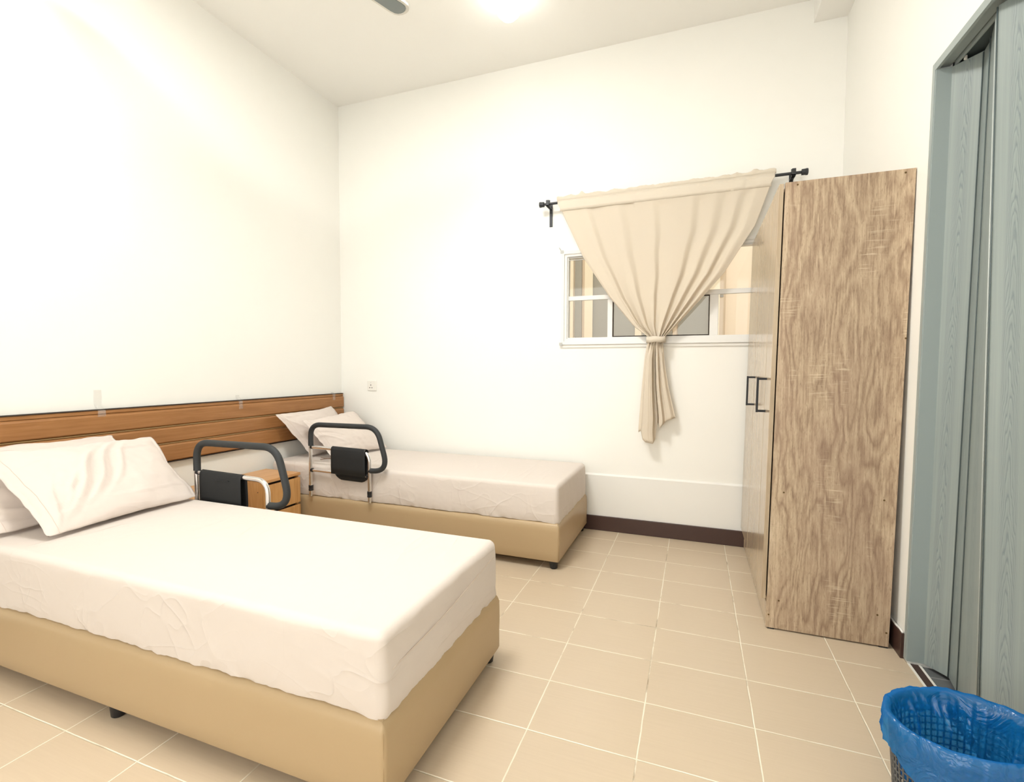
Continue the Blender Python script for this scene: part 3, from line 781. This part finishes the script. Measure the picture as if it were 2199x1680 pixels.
# ------------------------------------------------------------------ grab rails
def grab_rail(dx, y, label, pouch_x, slit):
    t = thing('bed_grab_rail', label, 'bed rail', (dx, y, 0), 'bed grab rails')
    # second, softer bend where the grip returns to the post
    g = rounded_path([(0.416, 0, 0.600), (0.416, 0, 0.741), (0.936, 0, 0.745), (1.020, 0, 0.471), (0.888, 0, 0.468)],
                     [0, 0.080, 0.080, 0.115, 0], 12)
    bm = bmesh.new(); tube(bm, g, 0.0165, 20); mk('grip', bm, M_foam, t, True, 60)
    bm = bmesh.new()
    tube(bm, [(0.412, 0, 0.2645), (0.412, 0, 0.600)], 0.0115, 16)
    tube(bm, rounded_path([(0.425, 0, 0.592), (0.879, 0, 0.585), (0.879, 0, 0.2645)], [0, 0.07, 0], 12), 0.0115, 16)
    tube(bm, [(0.424, 0, 0.438), (0.868, 0, 0.432)], 0.0095, 16)
    mk('tube_frame', bm, M_chrome, t, True, 60)
    for (px, pz) in ((0.424, 0.592), (0.424, 0.438), (0.868, 0.432), (0.886, 0.466)):
        bm = bmesh.new(); lathe(bm, [(0.0135, -0.007), (0.0135, 0.007)], (px, 0, pz), 16, 'x'); mk('joint_collar', bm, M_foot, t, True, 40)
    for px in (0.412, 0.878):
        bm = bmesh.new(); lathe(bm, [(0.0145, 0.300), (0.0155, 0.306), (0.0145, 0.312), (0.0140, 0.316), (0.0150, 0.318), (0.0150, 0.336)], (px, 0, 0), 16)
        mk('height_collar', bm, M_foot, t, True, 40)
    # pouch folded over the top bar, its rounded pocket hanging below the lower bar at the back
    x0, x1 = pouch_x
    bm = bmesh.new(); nx = 16
    path = [(-0.017, 0.432), (-0.0185, 0.48), (-0.019, 0.54), (-0.018, 0.588), (-0.012, 0.602), (0.0, 0.607), (0.012, 0.602), (0.018, 0.588), (0.020, 0.54), (0.021, 0.48), (0.021, 0.432), (0.020, 0.41), (0.018, 0.388)]
    rows = []
    for i, (py, pz) in enumerate(path):
        row = []
        for k in range(nx+1):
            f = k/nx; x = x0+(x1-x0)*f
            z = pz
            if i >= 11:
                e = min(f, 1-f); cut = max(0, 1-e/0.22)
                z = pz+cut*cut*(0.034 if i == 12 else 0.012)
            zz = z-0.006*f if i < 4 or i > 6 else z-0.006*f
            row.append(bm.verts.new((x, py+0.0015*nz(x*20, z*14, 3), zz)))
        rows.append(row)
    for a, b in zip(rows, rows[1:]):
        for k in range(nx): bm.faces.new((a[k], a[k+1], b[k+1], b[k]))
    p = mk('pouch', bm, M_nylon, t, True)
    md = p.modifiers.new('thick', 'SOLIDIFY'); md.thickness = 0.002; md.offset = 0
    if slit:
        mk('pouch_slit', bxm(x0+0.11, x0+0.20, -0.0225, -0.0200, 0.566, 0.569), M_foot, p)
    return t
grab_rail(0.0, -0.809, 'black-gripped steel grab rail at the far bed, standing against its mattress side', (0.594, 0.858), False)
grab_rail(0.045, -1.632, 'black-gripped steel grab rail behind the near bed, lower part hidden by its mattress', (0.455, 0.728), True)

# ------------------------------------------------------------------ nightstands
def nightstand(y0, y1, label):
    t = thing('nightstand', label, 'nightstand', (0, 0, 0), 'nightstands')
    x0, x1, zt = 0.034, 0.335, 0.420
    mk('table_top', bxm(x0, x1, y0, y1, zt-0.018, zt, bev=0.001), M_nighttop, t)
    mk('side_panel', bxm(x0, x1-0.018, y0, y0+0.015, 0.0, zt-0.018), M_night, t)
    mk('side_panel', bxm(x0, x1-0.018, y1-0.015, y1, 0.0, zt-0.018), M_night, t)
    mk('back_panel', bxm(x0, x0+0.008, y0+0.015, y1-0.015, 0.02, zt-0.018), M_night, t)
    mk('bottom_panel', bxm(x0+0.008, x1-0.02, y0+0.015, y1-0.015, 0.03, 0.045), M_night, t)
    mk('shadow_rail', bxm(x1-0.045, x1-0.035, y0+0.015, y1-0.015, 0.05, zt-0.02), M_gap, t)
    for z0, z1 in ((0.222, 0.386), (0.040, 0.206)):
        mk('drawer', bxm(x1-0.017, x1, y0+0.001, y1-0.001, z0, z1, bev=0.001), M_night, t)
    bm = bmesh.new(); lathe(bm, [(0.003, 0), (0.003, 0.0015)], (x1-0.055, y0-0.001, 0.345), 10, 'y'); mk('screw_hole', bm, M_gap, t)
    return t
nightstand(-1.112, -0.822, 'small light wood two-drawer nightstand beside the far bed')
nightstand(-1.616, -1.326, 'light wood nightstand behind the near bed pillows, mostly hidden')

# ------------------------------------------------------------------ wardrobe
t = thing('wardrobe', 'tall pale oak wardrobe with black handles beside the window', 'wardrobe', (0, 0, 0))
WT = 1.882; RK = 0.0150
def rk(bm):
    for v in bm.verts: v.co.x += RK*v.co.z
    return bm
wx0, wx1, wy0, wy1 = 3.093, 3.532, -1.044, -0.036
# side panel with screws
sp_ = mk('side_panel', rk(bxm(wx0, wx1, wy0, wy0+0.016, 0.006, WT, bev=0.0006)), M_oak, t)
mk('side_panel', rk(bxm(wx0, wx1, wy1-0.016, wy1, 0.006, WT)), M_oak, t)
mk('top_panel', rk(bxm(wx0+0.004, wx1, wy0+0.016, wy1-0.016, WT-0.022, WT-0.006)), M_oak, t)
mk('bottom_panel', rk(bxm(wx0+0.004, wx1, wy0+0.016, wy1-0.016, 0.105, 0.121)), M_oak, t)
mk('back_panel', rk(bxm(wx1-0.006, wx1-0.002, wy0+0.016, wy1-0.016, 0.10, WT-0.022)), M_oak, t)
mk('plinth', rk(bxm(wx0+0.001, wx0+0.016, wy0+0.016, wy1-0.016, 0.006, 0.104)), M_front, t)
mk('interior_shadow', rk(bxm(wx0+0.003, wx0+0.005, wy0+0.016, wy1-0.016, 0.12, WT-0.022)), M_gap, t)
for (x, z) in ((3.165-RK*1.871, 1.868), (3.527-RK*1.876, 1.868), (3.548-RK*1.236, 1.236), (3.147-RK*0.596, 0.596), (3.499-RK*0.597, 0.597), (3.138, 0.129), (3.489, 0.131), (3.102, 0.062), (3.522, 0.063)):
    bm = bmesh.new(); lathe(bm, [(0.0036, -0.0008), (0.0036, 0.0004)], (x+RK*z, wy0, z), 12, 'y'); mk('screw', bm, M_brass, t)
for (x0_, x1_) in ((3.10, 3.125), (3.50, 3.53)):
    mk('foot_pad', bxm(x0_, x1_, wy0+0.001, wy0+0.014, 0.0, 0.006), M_foot, t)
mk('foot_pad', bxm(3.10, 3.125, wy1-0.014, wy1-0.001, 0.0, 0.006), M_foot, t)
mk('foot_pad', bxm(3.50, 3.53, wy1-0.014, wy1-0.001, 0.0, 0.006), M_foot, t)
for (d0, d1, hy) in ((-1.042, -0.873, -0.918), (-0.866, -0.437, -0.472), (-0.430, -0.040, None)):
    dxo = -0.022
    d = mk('door', rk(bxm(wx0+dxo, wx0+dxo+0.017, d0, d1, 0.129, WT-(0.003 if d0 < -1 else 0.006), bev=0.0012)), M_front, t)
    if hy is not None:
        bm = bmesh.new(); hx = wx0+dxo
        for zz in (0.928, 1.072):
            box(bm, hx-0.032, hx, hy-0.005, hy+0.005, zz-0.005, zz+0.005)
        box(bm, hx-0.040, hx-0.031, hy-0.006, hy+0.006, 0.922, 1.078, bev=0.001)
        mk('handle', rk(bm), M_blackmetal, d)

# ------------------------------------------------------------------ curtain rod and curtain
RZ = lambda x: 2.241+(x-1.782)*0.0064
t = thing('curtain_rod', 'dark metal curtain rod on two brackets above the window', 'curtain rod', (0, 0, 0))
bm = bmesh.new(); tube(bm, [(1.795, -0.08, RZ(1.795)), (3.34, -0.08, RZ(3.34))], 0.0085, 16); mk('pole', bm, M_rod, t, True, 60)
for x, s in ((1.795, -1), (3.34, 1)):
    bm = bmesh.new(); lathe(bm, [(0.010, 0), (0.017, s*0.001), (0.0175, s*0.020), (0.019, s*0.021), (0.019, s*0.032), (0.014, s*0.034)], (x, -0.08, RZ(x)), 20, 'x'); mk('end_cap', bm, M_rod, t, True, 40)
for x in (1.822, 3.300):
    z = RZ(x)
    bm = bmesh.new()
    box(bm, x-0.011, x+0.011, -0.0035, -0.0005, z-0.135, z+0.028, bev=0.0008)
    box(bm, x-0.009, x+0.009, -0.085, -0.0035, z-0.018, z-0.012)
    box(bm, x-0.010, x+0.010, -0.098, -0.093, z-0.018, z+0.022)
    box(bm, x-0.010, x+0.010, -0.067, -0.062, z-0.018, z+0.030)
    box(bm, x-0.010, x+0.010, -0.098, -0.062, z-0.018, z-0.012)
    mk('bracket', bm, M_rod, t)

t = thing('window_curtain', 'cream curtain gathered in the middle by a tie-back, hanging across the window', 'curtain', (0, 0, 0))
Lk = [(2.250, 1.890), (1.856, 2.074), (1.584, 2.252), (1.390, 2.411), (1.318, 2.503), (1.273, 2.494), (1.183, 2.479), (0.91, 2.458), (0.711, 2.446), (0.60, 2.455)]
Rk = [(2.268, 3.206), (1.970, 3.106), (1.704, 2.944), (1.536, 2.803), (1.383, 2.667), (1.316, 2.600), (1.271, 2.593), (1.152, 2.604), (1.004, 2.626), (0.802, 2.672), (0.60, 2.68)]
def interp(tab, z):
    tab = sorted(tab)
    if z <= tab[0][0]: return tab[0][1]
    for (a, xa), (b, xb) in zip(tab, tab[1:]):
        if z <= b:
            f = (z-a)/(b-a); return xa+(xb-xa)*f
    (a, xa), (b, xb) = tab[-2:]
    return xb+(xb-xa)/(b-a)*(z-b)
FOLDS = [(0.0, 0.3), (0.02, 0.8), (0.09, 0.5), (0.125, 1.0), (0.16, -0.7), (0.24, 0.3), (0.29, 0.7), (0.34, -0.6), (0.47, 0.6), (0.505, -0.6), (0.60, 0.5), (0.66, 0.7), (0.70, -0.8), (0.77, 0.7), (0.815, -0.7), (0.87, 0.8), (0.905, -0.7), (0.95, 0.9), (1.0, 0.2)]
FOLDT = [(0, -0.6), (0.06, -0.4), (0.10, 0.6), (0.22, 0.9), (0.38, 0.7), (0.44, -1.0), (0.50, -1.1), (0.53, 0.5), (0.57, -0.5), (0.61, 0.9), (0.69, 0.8), (0.75, -0.3), (0.88, 0.3), (1.0, -0.5)]
def fold(u, tab=FOLDS):
    for (a, ya), (b, yb) in zip(tab, tab[1:]):
        if u <= b:
            f = (u-a)/(b-a); f = f*f*(3-2*f); return ya+(yb-ya)*f
    return tab[-1][1]
def hemz(u):
    tab = [(0, 0.70), (0.06, 0.71), (0.10, 0.655), (0.16, 0.640), (0.38, 0.632), (0.46, 0.66), (0.50, 0.715), (0.56, 0.775), (0.63, 0.735), (0.70, 0.755), (0.80, 0.785), (1.0, 0.803)]
    for (a, ya), (b, yb) in zip(tab, tab[1:]):
        if u <= b: return ya+(yb-ya)*(u-a)/(b-a)
    return tab[-1][1]
def curtain_pt(u, z, zfull):
    L, R = interp(Lk, z), interp(Rk, z)
    wdt = (R-L)
    k = min(1.0, max(0.0, (2.26-z)/0.9))
    tight = max(0.0, 1-wdt/1.32)
    A = 0.004+0.016*k*(1-0.2*tight)+0.006*tight
    us = u
    if z < 1.31:      # tail, cloth spreads unevenly below the tie
        g = min(1, (1.31-z)/0.35)
        us = u+g*0.03*sin(u*7)
        A = 0.024
        gf = min(1, (1.31-z)/0.10)
        A = A*(gf*fold(u, FOLDT)+(1-gf)*fold(u))/(fold(u) if abs(fold(u)) > 1e-3 else 1e-3)
    y = -0.088-A*fold(u)+0.003*nz(u*18, z*2, 1)*k
    # rounded bundle near the tie
    bund = math.exp(-((z-1.30)/0.09)**2)
    y = y*(1-bund*0.35)+(-0.088-0.020*sin(pi*u)+0.012)*bund*0.35
    if z > 2.18:      # pulled smooth along the rod pocket
        y = min(y, -0.0935) if z < 2.262 else y
    return Vector((L+wdt*us, y, z))
NU = 260
def sheet_rows(zs, name, m_, off=0.0, scallop=None):
    bm = bmesh.new(); rows = []
    for zi, z in enumerate(zs):
        row = []
        for i in range(NU+1):
            u = i/NU; zz = z(u) if callable(z) else z
            p = curtain_pt(u, zz, zs); p.y -= off
            row.append(bm.verts.new(p))
        rows.append(row)
    for a, b in zip(rows, rows[1:]):
        for k in range(NU): bm.faces.new((a[k], a[k+1], b[k+1], b[k]))
    o = mk(name, bm, m_, t, True)
    md = o.modifiers.new('thick', 'SOLIDIFY'); md.thickness = 0.0012; md.offset = 0
    return o
tilt = lambda z: (lambda u: z+(u-0.5)*0.017*max(0, min(1, (z-1.4)/0.8)))
zs = [tilt(2.262-i*0.02) for i in range(49)]             # down to the tie
sheet_rows(zs, 'curtain_cloth', M_curtain)
zb = [(lambda u, k=k: 1.318+(hemz(u)-1.318)*k/30) for k in range(31)]
sheet_rows(zb, 'curtain_tail', M_curtain)
# doubled cloth of the rod pocket and the ruffle standing above the rod
bm = bmesh.new(); rows = []
for (dz_, yy) in ((-0.066, -0.0942), (-0.045, -0.0955), (-0.012, -0.0945), (0.004, -0.0925), (0.0105, -0.084), (0.0105, -0.078)):
    rows.append([bm.verts.new((1.893+(dz_ < -0.03)*0.018*(1-2*i/NU)+i/NU*1.310, yy-0.002*max(0, fold(i/NU))-0.0015*nz(i*0.2, dz_*40, 2), RZ(1.893+i/NU*1.31)+dz_+0.002)) for i in range(NU+1)])
for a, b in zip(rows, rows[1:]):
    for k in range(NU): bm.faces.new((a[k], a[k+1], b[k+1], b[k]))
o = mk('rod_pocket', bm, M_hem, t, True); md = o.modifiers.new('thick', 'SOLIDIFY'); md.thickness = 0.001
bm = bmesh.new(); rows = []
for q in range(4):
    row = []
    for i in range(NU+1):
        u = i/NU; x = 1.885+u*1.325
        hgt = 0.026+0.009*nz(u*22, 0, 4)+0.006*abs(nz(u*60, 1, 4))+(0.018*math.exp(-((u-0.13)/0.012)**2))+(0.012*math.exp(-((u-0.92)/0.02)**2))
        row.append(bm.verts.new((x, -0.083+0.010*nz(u*40, q*0.3, 8)*q/3-0.004*q/3, RZ(x)+0.011+hgt*q/3)))
    rows.append(row)
for a, b in zip(rows, rows[1:]):
    for k in range(NU): bm.faces.new((a[k], a[k+1], b[k+1], b[k]))
o = mk('top_ruffle', bm, M_hem, t, True); md = o.modifiers.new('thick', 'SOLIDIFY'); md.thickness = 0.001
# tie-back band
bm = bmesh.new(); P = []
for k in range(40):
    a_ = 2*pi*k/40; P.append((2.549+0.058*cos(a_), -0.088+0.034*sin(a_)))
lo = [bm.verts.new((x, y, 1.284+0.002*sin(k*0.9))) for k, (x, y) in enumerate(P)]
hi = [bm.verts.new((x, y, 1.322+0.002*sin(k*0.7))) for k, (x, y) in enumerate(P)]
for k in range(40): bm.faces.new((lo[k], lo[(k+1) % 40], hi[(k+1) % 40], hi[k]))
o = mk('tie_back', bm, M_hem, t, True); md = o.modifiers.new('thick', 'SOLIDIFY'); md.thickness = 0.002; md.offset = 1

# ------------------------------------------------------------------ waste basket with blue bag
BC = Vector((3.388, -1.962, 0)); BA, BB, BROT = 0.158, 0.125, math.radians(17)
def oval(a, s, z, dr=0.0):
    x, y = (BA*s+dr)*cos(a), (BB*s+dr)*sin(a)
    return Vector((BC.x+x*cos(BROT)-y*sin(BROT), BC.y+x*sin(BROT)+y*cos(BROT), z))
HR = 0.295
t = thing('waste_basket', 'oval dark grey mesh waste basket lined with the blue bag, bottom right corner', 'waste basket', (0, 0, 0))
bm = bmesh.new(); nc = 64
def sc(z): return 0.80+0.155*z/HR
def bar(bm, pts, w_=0.0018): tube(bm, pts, w_, 5, cap=False)
nr = 17
for k in range(nr):
    z = 0.02+(HR-0.035)*k/(nr-1); tube(bm, [oval(2*pi*i/48, sc(z), z) for i in range(49)], 0.0020, 5, cap=False)
for k in range(nc):
    a_ = 2*pi*k/nc; tube(bm, [oval(a_, sc(z), z) for z in (0.01, 0.1, 0.2, HR-0.01)], 0.0022, 5, cap=False)
mk('basket_mesh', bm, M_basket, t, True)
bm = bmesh.new(); tube(bm, [oval(2*pi*i/64, sc(HR), HR-0.006) for i in range(65)], 0.006, 8, cap=False); mk('basket_rim', bm, M_basket, t, True)
bm = bmesh.new(); lo = [bm.verts.new(oval(2*pi*i/48, 0.81, 0.001)) for i in range(48)]; hi = [bm.verts.new(oval(2*pi*i/48, 0.81, 0.014)) for i in range(48)]
for i in range(48): bm.faces.new((lo[i], lo[(i+1) % 48], hi[(i+1) % 48], hi[i]))
bm.faces.new(lo[::-1]); bm.faces.new(hi); mk('basket_bottom', bm, M_basket, t)
# bag: inner lining, rolled rim, skirt folded outside
bm = bmesh.new(); nb = 220; rows = []
prof = [(-0.075, 0.10, 0), (-0.050, 0.06, 0), (-0.030, 0.035, 0), (-0.016, 0.09, 0), (-0.011, 0.16, 0), (-0.009, 0.22, 0), (-0.009, 0.262, 0), (-0.008, 0.285, 0), (-0.002, 0.299, 0), (0.006, 0.303, 0), (0.012, 0.297, 0), (0.015, 0.285, 1),
        (0.013, 0.268, 2), (0.015, 0.25, 3), (0.017, 0.232, 4), (0.018, 0.215, 5), (0.017, 0.20, 6)]
for q, (dr_, z, k) in enumerate(prof):
    row = []
    for i in range(nb):
        a_ = 2*pi*i/nb
        s = sc(min(z, HR)) if q > 2 else 0.78
        nn = nz(cos(a_)*3+q*0.15, sin(a_)*3, z*14)
        n2 = nz(cos(a_)*11, sin(a_)*11, z*26)
        d = dr_
        zz = z
        if q < 8 and q > 2:
            f = min(1, (HR-z)/0.06)
            d -= f*max(0, 0.034*nn+0.016*n2+0.010); zz += 0.016*nn*f
        elif q <= 2: zz += 0.02*nn
        else:
            d += 0.003*nn+0.0025*n2; zz += 0.004*nn+0.002*n2
            if q >= 11:
                d += 0.0045*abs(n2)*(k/3)
                drop = 0.055+0.075*max(0, -sin(a_))**0.8+0.012*nz(cos(a_)*5, sin(a_)*5, 9)
                zz = 0.285-drop*k/6+0.002*n2
        p = oval(a_, s, zz, d)
        p.x = min(p.x, XR-0.004)
        row.append(bm.verts.new(p))
    rows.append(row)
for a, b in zip(rows, rows[1:]):
    for i in range(nb): bm.faces.new((a[i], a[(i+1) % nb], b[(i+1) % nb], b[i]))
bm.faces.new(rows[0][::-1])
o = mk('bin_bag', bm, M_bag, None, True)
tag(o, 'crumpled blue plastic bag folded over the rim of the waste basket', 'bag')
